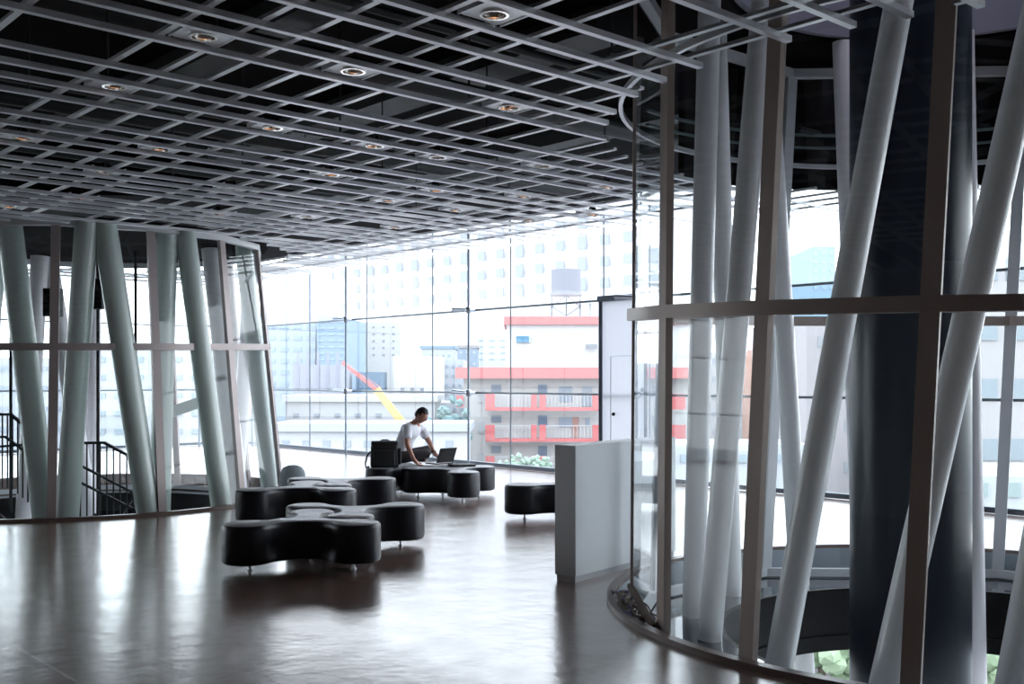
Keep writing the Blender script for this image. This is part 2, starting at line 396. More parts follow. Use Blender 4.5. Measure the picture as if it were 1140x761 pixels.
def TL(bx, by, tx, ty, Y, r, m, label, dY=0, zlo=-4.2):
    return tube(at(bx, by, Y), at(tx, ty, Y+dY), r, m, label, zlo=zlo, zhi=3.5)
g = M['tubeg']
TL(50, 575, 12, 262, 12.75, .145, g, 'thick pale green tube leaning left at top, left of the leftmost mullion')
TL(-40, 575, 0, 262, 13.4, .125, g, 'pale green tube cut by the left photo edge')
TL(75, 572, 96, 255, 12.65, .135, g, 'thick pale green tube standing just right of the leftmost mullion')
TL(165, 566, 117, 255, 12.75, .143, g, 'thick pale green tube leaning left, forming an inverted V, in front of the stair rail')
TL(178, 566, 186, 258, 13.3, .13, g, 'pale green nearly upright tube behind the second mullion of the left enclosure')
TL(246, 560, 206, 258, 13.4, .13, g, 'pale green tube leaning left behind the large reflecting pane')
TL(28, 560, 46, 255, 16.2, .13, M['tubew'], 'far lilac white tube behind the leftmost mullion, leaning slightly right at top')
TL(98, 560, 49, 255, 16.4, .13, M['tubew'], 'far lilac white tube crossing behind the two inverted V tubes')
TL(101, 560, 104, 255, 16.8, .13, M['tubew'], 'far upright lilac tube visible between the inverted V tubes')
TL(266, 560, 233, 258, 15.3, .14, M['tubew'], 'white tube beside the third mullion of the left enclosure')
TL(302, 560, 270, 265, 15.0, .12, g, 'pale green tube behind the rightmost pane of the left enclosure')
TL(262, 560, 282, 265, 16.0, .11, M['tubew'], 'far white tube behind the rightmost pane of the left enclosure')

# dark posts and loudspeakers in left drum
for (px, y0, Y, lab) in ((12, 570, 14.9, 'thin dark hanging pole at the far left of the left enclosure'), (62, 440, 15.0, 'thin dark pole carrying the left black loudspeaker'),
                         (109, 575, 14.9, 'thin dark full-height pole carrying the right black loudspeaker'), (151, 412, 15.6, 'short thin dark pole hanging right of the inverted V tubes')):
    p = at(px, y0, Y); tag(MB().cyl(p, (p.x, p.y, 3.5), .022, seg=10).build('hanging_pole', M['dsteel'], None, True), lab, 'pole')
for (x0, x1, y0, y1, Y, lab) in ((50, 68, 321, 352, 14.85, 'black box loudspeaker hung behind the leftmost mullion'), (103, 116, 310, 344, 14.75, 'black box loudspeaker hung in the gap of the inverted V tubes')):
    a = at(x0, y0, Y); b = at(x1, y1, Y); c = (a+b)/2
    e = empty('loudspeaker', loc=c, label=lab, cat='loudspeaker')
    MB().box(c, (abs(b.x-a.x), .16, abs(a.z-b.z))).build('cabinet', M['dsteel'], e, bevel=.01)
    MB().box(c+Vector((0, -.085, 0)), (abs(b.x-a.x)*.85, .012, abs(a.z-b.z)*.92)).build('grille', M['fascia'], e)

# stairs in left drum
def railing(name, label, tops, drop, Y, nb, mids):
    e = empty(name, loc=(at(tops[0][0], tops[0][1], Y)[0], Y, 0), label=label, cat='railing')
    P = [at(x, y, Y) for x, y in tops]
    for a, b in zip(P, P[1:]): MB().bar(a, b, .05, .035).build('handrail', M['dsteel'], e)
    for (a, b) in mids: MB().bar(at(*a, Y), at(*b, Y), .035, .03).build('handrail', M['dsteel'], e)
    L = P[-1].x-P[0].x
    for i in range(nb):
        x = P[0].x+L*i/(nb-1)
        for a, b in zip(P, P[1:]):
            if a.x-1e-6 <= x <= b.x+1e-6: z = lerp(a.z, b.z, (x-a.x)/(b.x-a.x)); break
        MB().cyl((x, Y, z-drop), (x, Y, z), .011, seg=6).build('baluster', M['dsteel'], e)
    return e
railing('stair_railing', 'dark stair railing with slim balusters at the far left inside the left enclosure', [(-20, 461), (12, 461), (36, 481), (48, 491)], 1.0, 14.4, 13, [((-20, 487), (6, 486)), ((6, 486), (46, 516)), ((-20, 498), (40, 494))])
railing('stair_railing', 'dark stair railing with slim balusters between the inverted V tubes', [(82, 493), (116, 492.5), (145, 508), (178, 526)], 1.0, 14.5, 14, [((84, 515), (152, 550)), ((84, 534), (152, 568)), ((136, 572), (152, 548))])
st = empty('staircase', loc=(-7.2, 14.7, -1.5), label='dark grey steel staircase going down inside the left glass enclosure', cat='staircase')
def flight(x0, x1, z0, z1, ya, yb, n):
    for y in (ya, yb): MB().bar((x0, y, z0), (x1, y, z1), .04, .3).build('stringer', M['dsteel'], st)
    for i in range(n):
        t = (i+.5)/n; MB().box((lerp(x0, x1, t), (ya+yb)/2, lerp(z0, z1, t)+.03), (abs(x1-x0)/n*1.05, abs(yb-ya)-.04, .04)).build('tread', M['dsteel'], st)
flight(-7.6, -6.3, .12, -.95, 13.5, 14.4, 6)
flight(-6.15, -4.9, -.45, -1.3, 14.5, 15.4, 6)
MB().box((-7.9, 14.2, .05), (.7, 1.5, .12)).build('landing', M['dsteel'], st)
# sloping green band inside the left enclosure, behind the large pane
wl = MB(); wl.bar(at(180, 462, 16.2), at(258, 436, 16.2), .05, .17); tag(wl.build('sloping_band', M['tubeg']), 'sloping dark green band behind the large reflecting pane of the left enclosure', 'panel')

# ------------------------------------------------------------------ ceiling grid
AL = [1.4, 1.7, 2.3, 2.6, 2.87, 3.22, 3.83, 4.16, 4.49, 4.88, 5.12, 5.45, 6.08, 6.40, 6.70, 7.02, 7.60, 7.92, 8.24, 8.6, 9.15, 9.45, 9.75, 10.05, 10.65, 10.95, 11.25, 11.55, 12.15, 12.45, 12.75, 13.05,
      13.65, 13.95, 14.25, 14.55, 15.15, 15.45, 15.75, 16.05, 16.65, 16.95, 17.25, 17.9, 18.3, 18.9]
BL = [-.5, -.2, .1, .4, .8, 1.1, 1.4, 1.7, 2.37, 2.67, 2.95, 3.28, 3.58, 3.88, 4.48, 4.78, 5.07, 5.37, 5.98, 6.25, 6.53, 6.83, 7.48, 7.78, 8.08, 8.38, 8.95]
DU = (DC.x*EU[0]+DC.y*EU[1], DC.x*EV[0]+DC.y*EV[1]); LU = (LC.x*EU[0]+LC.y*EU[1], LC.x*EV[0]+LC.y*EV[1])
def cuts(fix, lo, hi, axis):
    segs = [(lo, hi)]
    for (cu, cv, r) in ((DU[0], DU[1], 2.63), (LU[0], LU[1], 2.85)):
        d = fix-(cv if axis == 'u' else cu); c = cu if axis == 'u' else cv
        if abs(d) < r:
            hf = math.sqrt(r*r-d*d); out = []
            for a, b in segs:
                if b <= c-hf or a >= c+hf: out.append((a, b)); continue
                if a < c-hf: out.append((a, c-hf))
                if b > c+hf: out.append((c+hf, b))
            segs = out
    return [s for s in segs if s[1]-s[0] > .25]
def beam(a, b, w, h, cz, label, grp):
    l = (b-a).length; mid = (a+b)/2
    o = MB().box((0, 0, 0), (l, w, h)).build('steel_beam', M['beam']); o.location = (mid.x, mid.y, cz)
    o.rotation_euler = (0, 0, math.atan2(b.y-a.y, b.x-a.x)); tag(o, label, 'ceiling beam', grp); return o
for i, v in enumerate(AL):
    hi = 9.45+(.18, -.1, .05, -.2)[i % 4]+(.75 if v < 6.9 else 0)
    for a, b in cuts(v, -3.0, hi, 'u'):
        beam(uv(a, v), uv(b, v), .040, .032, 3.416, 'long grey steel ceiling slat of the lower layer running down to the right', 'lower layer ceiling slats')
for i, u in enumerate(BL+[9.3, 9.6, 9.9]):
    for a, b in cuts(u, 1.2+(.1*(i % 3)), 19.2 if u < 9.2 else 6.8, 'v'):
        beam(uv(u, a), uv(u, b), .038, .020, 3.442, 'grey steel cross slat lying over the lower ceiling slats, running up to the right', 'upper layer ceiling slats')
# pipes and hangers in the dark void
for i, (v, z, r) in enumerate(((4.6, 4.2, .05), (5.7, 4.0, .03), (7.3, 4.15, .09), (8.9, 4.0, .04), (10.3, 4.2, .08), (12, 4.1, .05), (3.4, 4.1, .04))):
    for a, b in cuts(v, -3, 10.5, 'u'):
        tag(MB().cyl(uv(a, v, z), uv(b, v, z), r, seg=12).build('overhead_pipe', M['duct'], None, True), 'dark pipe in the black void above the ceiling slats', 'pipe', 'pipes above the slats')
for i, (u, w_) in enumerate(((2.0, .35), (4.2, .3), (6.2, .4), (8.7, .3))):
    for a, b in cuts(u, 1, 18, 'v'):
        d = MB().bar(uv(u, a, 4.43), uv(u, b, 4.43), w_, .2); tag(d.build('air_duct', M['duct']), 'dark rectangular air duct in the void above the ceiling slats', 'duct', 'ducts above the slats')
hang = MB().cyl((0, 0, 0), (0, 0, 1.05), .008, seg=6); h0 = None
for u in (2.67, 4.48, 5.98, 7.48, 8.95):
    for v in (4.16, 5.45, 7.02, 8.6, 10.05):
        p = uv(u+.03, v, 3.48)
        if (Vector((p.x, p.y))-DC).length < 2.7: continue
        if h0 is None: h0 = hang.build('hanger_rod', M['duct']); o = h0
        else: o = h0.copy(); COL.objects.link(o)
        o.location = p; tag(o, 'thin dark hanger rod holding the ceiling slats', 'rod', 'ceiling hanger rods')

# downlights
def downlight():
    e = empty('recessed_downlight')
    b = MB(); N = 32; r = .062; hx, hy = .14, .115
    inner = []; outer = []
    for k in range(N):
        a = 2*PI*k/N; c, s_ = math.cos(a), math.sin(a); t = min(hx/abs(c) if abs(c) > 1e-6 else 9, hy/abs(s_) if abs(s_) > 1e-6 else 9)
        inner.append(b.bm.verts.new((c*r, s_*r, 0))); outer.append(b.bm.verts.new((c*t, s_*t, 0)))
    for k in range(N): b.bm.faces.new((inner[k], inner[(k+1) % N], outer[(k+1) % N], outer[k]))
    for sx in (-1, 1): b.box((sx*hx, 0, .01), (.012, 2*hy, .03))
    b.build('panel', M['panel'], e)
    b = MB(); b.ring(circ((0, 0), .066, 32, -.004), .014, .012); b.build('trim_ring', M['chrome'], e, True)
    b = MB(); b.cyl((0, 0, 0), (0, 0, .07), .062, .035, 32, caps=False); b.build('reflector', M['chrome'], e, True)
    b = MB(); b.ball((0, 0, .045), .03, (1, 1, .7)); b.build('bulb', M['lamp'], e, True)
    return e
DL = [(220, 43), (545, 17), (388, 80), (120, 99), (565, 119), (30, 150), (188, 162), (296, 144), (121, 189), (484, 175), (604, 184), (359, 196), (267, 207),
      (412, 163), (481, 212), (582, 218), (422, 225), (498, 235), (679, 207), (670, 236), (587, 245), (346, 240), (250, 236), (90, 220), (14, 229), (432, 254)]
D0 = downlight()
def snap(x, L):
    best = min(range(len(L)-1), key=lambda i: abs((L[i]+L[i+1])/2-x)); return (L[best]+L[best+1])/2
for i, (px, py) in enumerate(DL):
    Y = (3.43-H)*F/(423-py); X = (px-570)/F*Y; u = X*EU[0]+Y*EU[1]; v = X*EV[0]+Y*EV[1]
    v = snap(v, AL); p = uv(u, v, 3.428)
    o = D0 if i == 0 else copy_tree(D0)
    o.location = p; o.rotation_euler = (0, 0, ROOMROT)
    lab = {0: 'recessed downlight with warm bulb, the big one in the upper left quarter of the ceiling', 1: 'white square downlight panel with warm bulb at the top middle of the photo', 2: 'bright downlight panel just below and left of the topmost one',
           3: 'warm downlight left of the upper left one and lower', 4: 'pale green-lit downlight panel in the middle of the ceiling'}.get(i, 'small recessed downlight in a pale panel among the farther ceiling slats')
    tag(o, lab, 'downlight', 'downlights farther away in the slat ceiling' if i > 4 else None)

# ------------------------------------------------------------------ partition
pb = Vector((.50, 8.36, 0)); dl = Vector((.61, .79, 0)); dw = Vector((-.79, .61, 0)); Lp, Wp, Hp = 1.62, .2, 1.083
pe = empty('low_partition', loc=pb+dl*Lp/2+dw*Wp/2, label='low white box partition standing beside the right glass enclosure', cat='partition')
MB().bar(pb+dw*Wp/2+Vector((0, 0, .05+(Hp-.05)/2)), pb+dw*Wp/2+dl*Lp+Vector((0, 0, .05+(Hp-.05)/2)), Wp, Hp-.05).build('body', M['boxw'], pe, bevel=.004)
MB().bar(pb+dw*(Wp/2)+dl*.012+Vector((0, 0, .025)), pb+dw*(Wp/2)+dl*(Lp-.012)+Vector((0, 0, .025)), Wp-.024, .05).build('plinth', M['framel'], pe)

# ------------------------------------------------------------------ benches
def bench_outline(off=0.0):
    d, r, R, D = .52, .215-off, .27+off, .44
    pts = []
    for k in range(3):
        th = k*2*PI/3; c = Vector((d*math.cos(th), d*math.sin(th)))
        c2 = Vector((D*math.cos(th+PI/3), D*math.sin(th+PI/3))); c1 = Vector((D*math.cos(th-PI/3), D*math.sin(th-PI/3)))
        a1 = math.atan2(*(c1-c).yx); a2 = math.atan2(*(c2-c).yx)
        a1 -= th; a2 -= th
        a1 = (a1+PI) % (2*PI)-PI; a2 = (a2+PI) % (2*PI)-PI
        if a1 > 0: a1 -= 2*PI
        if a2 < 0: a2 += 2*PI
        for i in range(20): a = lerp(a1, a2, i/19)+th; pts.append(c+Vector((math.cos(a), math.sin(a)))*r)
        cn = Vector((d*math.cos(th+2*PI/3), d*math.sin(th+2*PI/3)))
        b1 = math.atan2(*(c-c2).yx); b2 = math.atan2(*(cn-c2).yx)
        dd = (b2-b1+PI) % (2*PI)-PI
        for i in range(1, 12): a = b1+dd*i/12; pts.append(c2+Vector((math.cos(a), math.sin(a)))*R)
    return pts
def make_bench():
    e = empty('lobed_ottoman')
    z0, z1 = .065, .40
    b = MB(); prof = [(.03, z0), (.008, z0+.012), (0, z0+.035), (0, z1-.05), (.003, z1-.022), (.014, z1-.008)]
    rings = [[b.bm.verts.new((p.x, p.y, z)) for p in bench_outline(o)] for o, z in prof]
    n = len(rings[0])
    for A, B in zip(rings, rings[1:]):
        for k in range(n): b.bm.faces.new((A[k], A[(k+1) % n], B[(k+1) % n], B[k]))
    b.bm.faces.new(rings[0][::-1])
    b.build('upholstered_body', M['leather'], e, True)
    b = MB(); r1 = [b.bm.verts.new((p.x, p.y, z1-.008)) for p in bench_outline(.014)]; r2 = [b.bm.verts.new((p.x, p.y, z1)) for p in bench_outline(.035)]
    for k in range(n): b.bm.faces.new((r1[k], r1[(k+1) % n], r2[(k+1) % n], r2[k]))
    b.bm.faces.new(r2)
    tag(b.build('seat_top', M['leather_sheen'], e, True), 'smooth black leather seat top with the grey window sheen painted on')
    for k in range(3):
        th = k*2*PI/3; x, y = .5*math.cos(th), .5*math.sin(th)
        l = MB().cyl((x, y, .008), (x, y, .075), .012, seg=14); l.cyl((x, y, 0), (x, y, .01), .024, seg=14); l.build('leg', M['metal'], e, True)
    return e
BN = [(-1.80, 9.22, 95, 'black three-lobed ottoman, the nearest one of the front cluster'),
      (-1.49, 9.995, 35, 'black three-lobed ottoman nested behind the nearest ottoman, reaching right'),
      (-2.40, 12.0, 92, 'black three-lobed ottoman at the front left of the middle cluster'),
      (-2.085, 12.79, 32, 'black three-lobed ottoman at the back right of the middle cluster'),
      (-.80, 14.47, 168, 'black three-lobed ottoman under the laptop sleeve and the man\'s resting hand'),
      (-1.46, 15.0, 108, 'black three-lobed ottoman on which the man and the black bag rest'),
      (.64, 12.36, 190, 'lone black ottoman partly hidden behind the low white partition')]
B0 = make_bench()
for i, (x, y, r, lab) in enumerate(BN):
    o = B0 if i == 0 else copy_tree(B0)
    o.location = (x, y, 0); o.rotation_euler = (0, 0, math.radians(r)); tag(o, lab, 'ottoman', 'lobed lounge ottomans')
pf = empty('round_pouf', loc=(-3.02, 14.6, 0), label='grey rounded pouf behind the middle ottoman cluster beside the left enclosure', cat='stool')
b = MB(); prof = [(.13, .03), (.17, .06), (.18, .2), (.17, .33), (.13, .40), (.06, .43)]
R_ = [[b.bm.verts.new((-3.02+r*math.cos(2*PI*k/28), 14.6+r*math.sin(2*PI*k/28), z)) for k in range(28)] for r, z in prof]
for A, B in zip(R_, R_[1:]):
    for k in range(28): b.bm.faces.new((A[k], A[(k+1) % 28], B[(k+1) % 28], B[k]))
b.bm.faces.new(R_[0][::-1]); b.bm.faces.new(R_[-1]); b.build('seat', M['grey'], pf, True)
MB().cyl((-3.02, 14.6, 0), (-3.02, 14.6, .04), .12, seg=24).build('foot', M['dsteel'], pf, True)

# ------------------------------------------------------------------ cables beside the enclosure
cb = empty('cable_bundle', loc=(.93, 7.1, .02), label='tangle of brown and blue cables on the floor inside the edge of the right enclosure', cat='cables')
rnd = random.Random(3)
def on_ring(a, r): return Vector((DC.x+r*math.cos(math.radians(a)), DC.y+r*math.sin(math.radians(a)), 0))
for k in range(16):
    a0 = rnd.uniform(168, 178); a1 = rnd.uniform(190, 200); pts = []; r0 = rnd.uniform(2.46, 2.54); ph = rnd.uniform(0, 6)
    for i in range(22):
        t = i/21; a = lerp(a0, a1, t); r = r0+.05*math.sin(ph+t*rnd.uniform(7, 8))
        p = on_ring(a, r); p.z = .012+.10*abs(math.sin(ph*2+t*5))*math.sin(PI*t)*rnd.uniform(.8, 1); pts.append(p)
    MB().path(pts, .006, 6).build('cable', M['cableb'] if k % 7 == 3 else M['cable'], cb, True)
for k in range(3):
    MB().bar(on_ring(187+k*1.2, 2.52)+Vector((0, 0, .2)), on_ring(196+k*.7, 2.50)+Vector((0, 0, .02)), .022, .03).build('cable_trunking', M['cable'], cb)

# ------------------------------------------------------------------ bag, laptop, sleeve
bc = Vector((-1.76, 14.66, .40))
bg = empty('shoulder_bag', loc=bc, label='bulky black travel bag resting on the ottoman left of the man', cat='bag')
def rbox(c, s, rz, m, name, par, bev=.03, taper=.0):
    b = MB(); b.box((0, 0, 0), s)
    for v in b.bm.verts:
        if v.co.z > 0: v.co.x *= 1-taper; v.co.y *= 1-taper
    mt = Matrix.Translation(Vector(c)) @ Matrix.Rotation(rz, 4, 'Z')
    bmesh.ops.bevel(b.bm, geom=b.bm.edges[:], offset=bev, segments=3, profile=.6, affect='EDGES')
    bmesh.ops.transform(b.bm, matrix=mt, verts=b.bm.verts)
    return b.build(name, m, par, True)
rbox(bc+Vector((.0, 0, .165)), (.40, .24, .33), .12, M['nylon'], 'body', bg, .045, .06)
rbox(bc+Vector((.01, -.13, .13)), (.30, .06, .22), .12, M['nylon'], 'front_pocket', bg, .02)
rbox(bc+Vector((0, 0, .335)), (.37, .22, .05), .12, M['nylon'], 'flap', bg, .02)
rbox(bc+Vector((.205, .0, .15)), (.05, .18, .22), .12, M['nylon'], 'side_pocket', bg, .02)
MB().path([bc+Vector((-.19, -.05, .22)), bc+Vector((-.235, -.06, .16)), bc+Vector((-.26, -.07, .06)), bc+Vector((-.25, -.08, .0)), bc+Vector((-.2, -.1, .015))], .011, 8).build('strap', M['nylon'], bg, True)
MB().path([bc+Vector((-.07, -.02, .35)), bc+Vector((-.03, -.02, .375)), bc+Vector((.04, -.02, .375)), bc+Vector((.08, -.02, .35))], .01, 8).build('handle', M['nylon'], bg, True)

lp0 = Vector((-1.075, 15.02, .402)); wv = Vector((.68, .73, 0)); nv = Vector((-.73, .68, 0))   # nv points toward the man
lpe = empty('laptop', loc=lp0, label='open black laptop in front of the man on the ottoman', cat='laptop')
def prism(c, ax, ay, az, sx, sy, sz): 
    b = MB(); r = Matrix((ax, ay, az)).transposed().to_4x4(); b.box(c, (sx, sy, sz), rot=r); return b
W_ = .33
up = (Vector((0, 0, 1))*.93+(-nv)*.37).normalized()
prism(lp0+wv*W_/2+nv*.115+Vector((0, 0, .010)), wv, nv, Vector((0, 0, 1)), W_, .23, .018).build('keyboard_base', M['lap'], lpe, bevel=.003)
prism(lp0+wv*W_/2+up*.12+Vector((0, 0, .018)), wv, up, wv.cross(up), W_, .225, .010).build('lid', M['lap'], lpe, bevel=.003)
nn = wv.cross(up)
if nn.dot(nv) < 0: nn = -nn
prism(lp0+wv*W_/2+up*.12+Vector((0, 0, .018))+nn*.006, wv, up, wv.cross(up), W_-.03, .19, .002).build('screen', M['screen'], lpe)
sl = rbox(Vector((-.70, 14.80, .417)), (.34, .25, .028), .35, M['nylon'], 'laptop_sleeve', None, .01)
tag(sl, 'flat black laptop sleeve lying on the ottoman right of the laptop', 'sleeve')

# ------------------------------------------------------------------ man
def skin_mesh(name, verts, edges, radii, m, parent, root=0, sub=2):
    me = bpy.data.meshes.new(name); me.from_pydata([tuple(v) for v in verts], edges, []); me.materials.append(m)
    o = bpy.data.objects.new(name, me); COL.objects.link(o)
    if parent is not None: o.parent = parent; o.matrix_parent_inverse = parent.matrix_basis.inverted()
    md = o.modifiers.new('skin', 'SKIN'); md.use_smooth_shade = True
    for i, r in enumerate(radii):
        sv = me.skin_vertices[0].data[i]; sv.radius = (r, r) if not isinstance(r, tuple) else r; sv.use_root = (i == root)
    s = o.modifiers.new('sub', 'SUBSURF'); s.levels = sub; s.render_levels = sub
    return o
def PP(px, py, Y): return at(px, py, Y)
pelv = Vector((-1.60, 15.22, .52)); waist = Vector((-1.575, 15.20, .66)); chest = Vector((-1.485, 15.15, .84)); upc = Vector((-1.42, 15.12, .93))
neck = Vector((-1.36, 15.08, 1.005)); headb = Vector((-1.315, 15.05, 1.055)); headc = Vector((-1.285, 15.03, 1.10))
shN = Vector((-1.47, 14.96, .925)); shF = Vector((-1.31, 15.27, .92))
elN = Vector((-1.475, 14.88, .70)); wrN = Vector((-1.375, 14.87, .485)); haN = Vector((-1.33, 14.86, .437))
elF = Vector((-1.19, 15.30, .70)); wrF = Vector((-1.12, 15.17, .57)); haF = Vector((-1.08, 15.12, .53))
hipN = Vector((-1.58, 15.10, .50)); hipF = Vector((-1.58, 15.34, .50))
knN = Vector((-1.19, 15.12, .555)); knF = Vector((-1.16, 15.45, .60)); anN = Vector((-1.42, 15.38, .455)); anF = Vector((-1.38, 15.16, .475))
toN = Vector((-1.56, 15.45, .445)); toF = Vector((-1.22, 15.10, .47))
man = empty('person', loc=(pelv.x, pelv.y, .4), label='man in white short-sleeved shirt sitting on the ottoman, leaning over a laptop', cat='person')
V = [pelv, waist, chest, upc, neck, headb, shN, elN, wrN, haN, shF, elF, wrF, haF, hipN, knN, anN, toN, hipF, knF, anF, toF]
E = [(0, 1), (1, 2), (2, 3), (3, 4), (4, 5), (3, 6), (6, 7), (7, 8), (8, 9), (3, 10), (10, 11), (11, 12), (12, 13), (0, 14), (14, 15), (15, 16), (16, 17), (0, 18), (18, 19), (19, 20), (20, 21)]
Rr = [.115, .105, .11, .085, .052, .05, .052, .040, .028, .032, .052, .040, .028, .032, .08, .056, .038, .03, .08, .056, .038, .03]
# fingers added to the same skeleton so the body stays one surface
def fingers(wi, w, h, side, curl):
    d = (h-w).normalized(); s = d.cross(Vector((0, 0, 1))).normalized()*side; hi = wi
    for k, (off, ln) in enumerate(((-.028, .060), (-.010, .072), (.010, .068), (.027, .052))):
        a = h+s*off+d*.03; fw = Vector((d.x, d.y, 0)).normalized()
        b_ = a+fw*ln*.5+Vector((0, 0, -.004)); c = a+fw*ln+Vector((0, 0, -curl))
        i0 = len(V); V.extend([a, b_, c]); E.extend([(hi, i0), (i0, i0+1), (i0+1, i0+2)]); Rr.extend([.010, .009, .008])
    fw = Vector((d.x, d.y, 0)).normalized()
    a = h-s*.035; b_ = h-s*.06+fw*.03; c = h-s*.062+fw*.055+Vector((0, 0, -.006)); i0 = len(V)
    V.extend([a, b_, c]); E.extend([(hi, i0), (i0, i0+1), (i0+1, i0+2)]); Rr.extend([.012, .010, .009])
fingers(9, wrN, haN, 1, .010); fingers(13, wrF, haF, -1, .03)
skin_mesh('body', V, E, Rr, M['skin'], man)
# head
fd = Vector((.80, -.30, -.52)).normalized()      # face looks down at the laptop
rt = fd.cross(Vector((0, 0, 1))).normalized(); hu = rt.cross(fd).normalized()
hm = Matrix((rt, fd, hu)).transposed().to_4x4(); hm.translation = headc
b = MB(); bmesh.ops.create_uvsphere(b.bm, u_segments=32, v_segments=24, radius=1)
for v in b.bm.verts:
    x, y, z = v.co
    sx, sy, sz = .075, .092, .115
    if z < 0: sx *= 1-.30*abs(z)**1.3; sy *= 1-.12*abs(z)
    if y > 0 and z < -.1: y = y*(1+.06*abs(z))
    d = Vector((x*sx, y*sy, z*sz))
    if y > .5:
        d.y += .022*math.exp(-((x*.075)/.012)**2-((z*.115+.012)/.018)**2)           # nose
        d.y += .006*math.exp(-((x*.075)/.022)**2-((z*.115+.052)/.008)**2)          # mouth
        d.y -= .007*math.exp(-((abs(x*.075)-.028)/.012)**2-((z*.115-.010)/.010)**2)  # eye sockets
        d.y += .006*math.exp(-((z*.115-.030)/.010)**2)                              # brow
        d.y += .007*math.exp(-((x*.075)/.018)**2-((z*.115+.095)/.014)**2)
    v.co = d
bmesh.ops.transform(b.bm, matrix=hm, verts=b.bm.verts); hd = b.build('head', M['skin'], man, True)
for s in (-1, 1):
    b = MB(); b.ball((0, 0, 0), 1, (.010, .022, .032), 12); bmesh.ops.transform(b.bm, matrix=hm @ Matrix.Translation((s*.074, -.008, -.005)), verts=b.bm.verts); b.build('ear', M['skin'], hd, True)
    b = MB(); b.ball((0, 0, 0), 1, (.011, .007, .006), 10); bmesh.ops.transform(b.bm, matrix=hm @ Matrix.Translation((s*.028, .078, .008)), verts=b.bm.verts); b.build('eye', M['cloth_w'], hd, True)
    b = MB(); b.ball((0, 0, 0), 1, (.005, .004, .005), 10); bmesh.ops.transform(b.bm, matrix=hm @ Matrix.Translation((s*.028, .083, .008)), verts=b.bm.verts); b.build('pupil', M['hair'], hd, True)
b = MB(); b.ball((0, 0, 0), 1, (.02, .006, .004), 10); bmesh.ops.transform(b.bm, matrix=hm @ Matrix.Translation((0, .083, -.053)), verts=b.bm.verts); b.build('mouth', mat('lips', (.2, .07, .06), .5), hd, True)
b = MB(); bmesh.ops.create_uvsphere(b.bm, u_segments=32, v_segments=24, radius=1)
kill = []
for v in b.bm.verts:
    x, y, z = v.co
    lim = .42 if y > .35 else (-.02 if y > -.1 else -.45)
    if z < lim: kill.append(v)
    n = .97+.05*math.sin(31*x+17*y)*math.sin(23*z)
    v.co = Vector((x*.083*n, y*.101*n-.004, z*.124*n+.002))
bmesh.ops.delete(b.bm, geom=kill, context='VERTS')
bmesh.ops.transform(b.bm, matrix=hm, verts=b.bm.verts)
ho = b.build('hair', M['hair'], man, True); sm = ho.modifiers.new('solid', 'SOLIDIFY'); sm.thickness = .012; sm.offset = -1
# shirt: torso + short sleeves
def mid(a, b, t): return a+(b-a)*t
V2 = [pelv+Vector((0, 0, .02)), waist, chest, upc, mid(upc, neck, .65), shN, mid(shN, elN, .45), mid(shN, elN, .72), shF, mid(shF, elF, .45), mid(shF, elF, .72)]
E2 = [(0, 1), (1, 2), (2, 3), (3, 4), (3, 5), (5, 6), (6, 7), (3, 8), (8, 9), (9, 10)]
skin_mesh('shirt', V2, E2, [.135, .135, .138, .105, .06, .076, .070, .074, .074, .070, .074], M['cloth_w'], man, 1)
V3 = [pelv, hipN, mid(hipN, knN, .6), knN, mid(knN, anN, .5), mid(knN, anN, .9), hipF, mid(hipF, knF, .6), knF, mid(knF, anF, .5), mid(knF, anF, .9), pelv+Vector((0, 0, .09))]
E3 = [(0, 1), (1, 2), (2, 3), (3, 4), (4, 5), (0, 6), (6, 7), (7, 8), (8, 9), (9, 10), (0, 11)]
skin_mesh('trousers', V3, E3, [.125, .10, .082, .070, .058, .052, .10, .082, .070, .058, .052, .12], M['trouser'], man)
for a, t in ((anN, toN), (anF, toF)):
    skin_mesh('shoe', [a, mid(a, t, .6), t], [(0, 1), (1, 2)], [.042, .04, .034], M['nylon'], man)
MB().ring([wrF+Vector((math.cos(q)*.033, math.sin(q)*.033, .012)) for q in [2*PI*k/16 for k in range(16)]], .006, .02).build('wristwatch', M['nylon'], man)

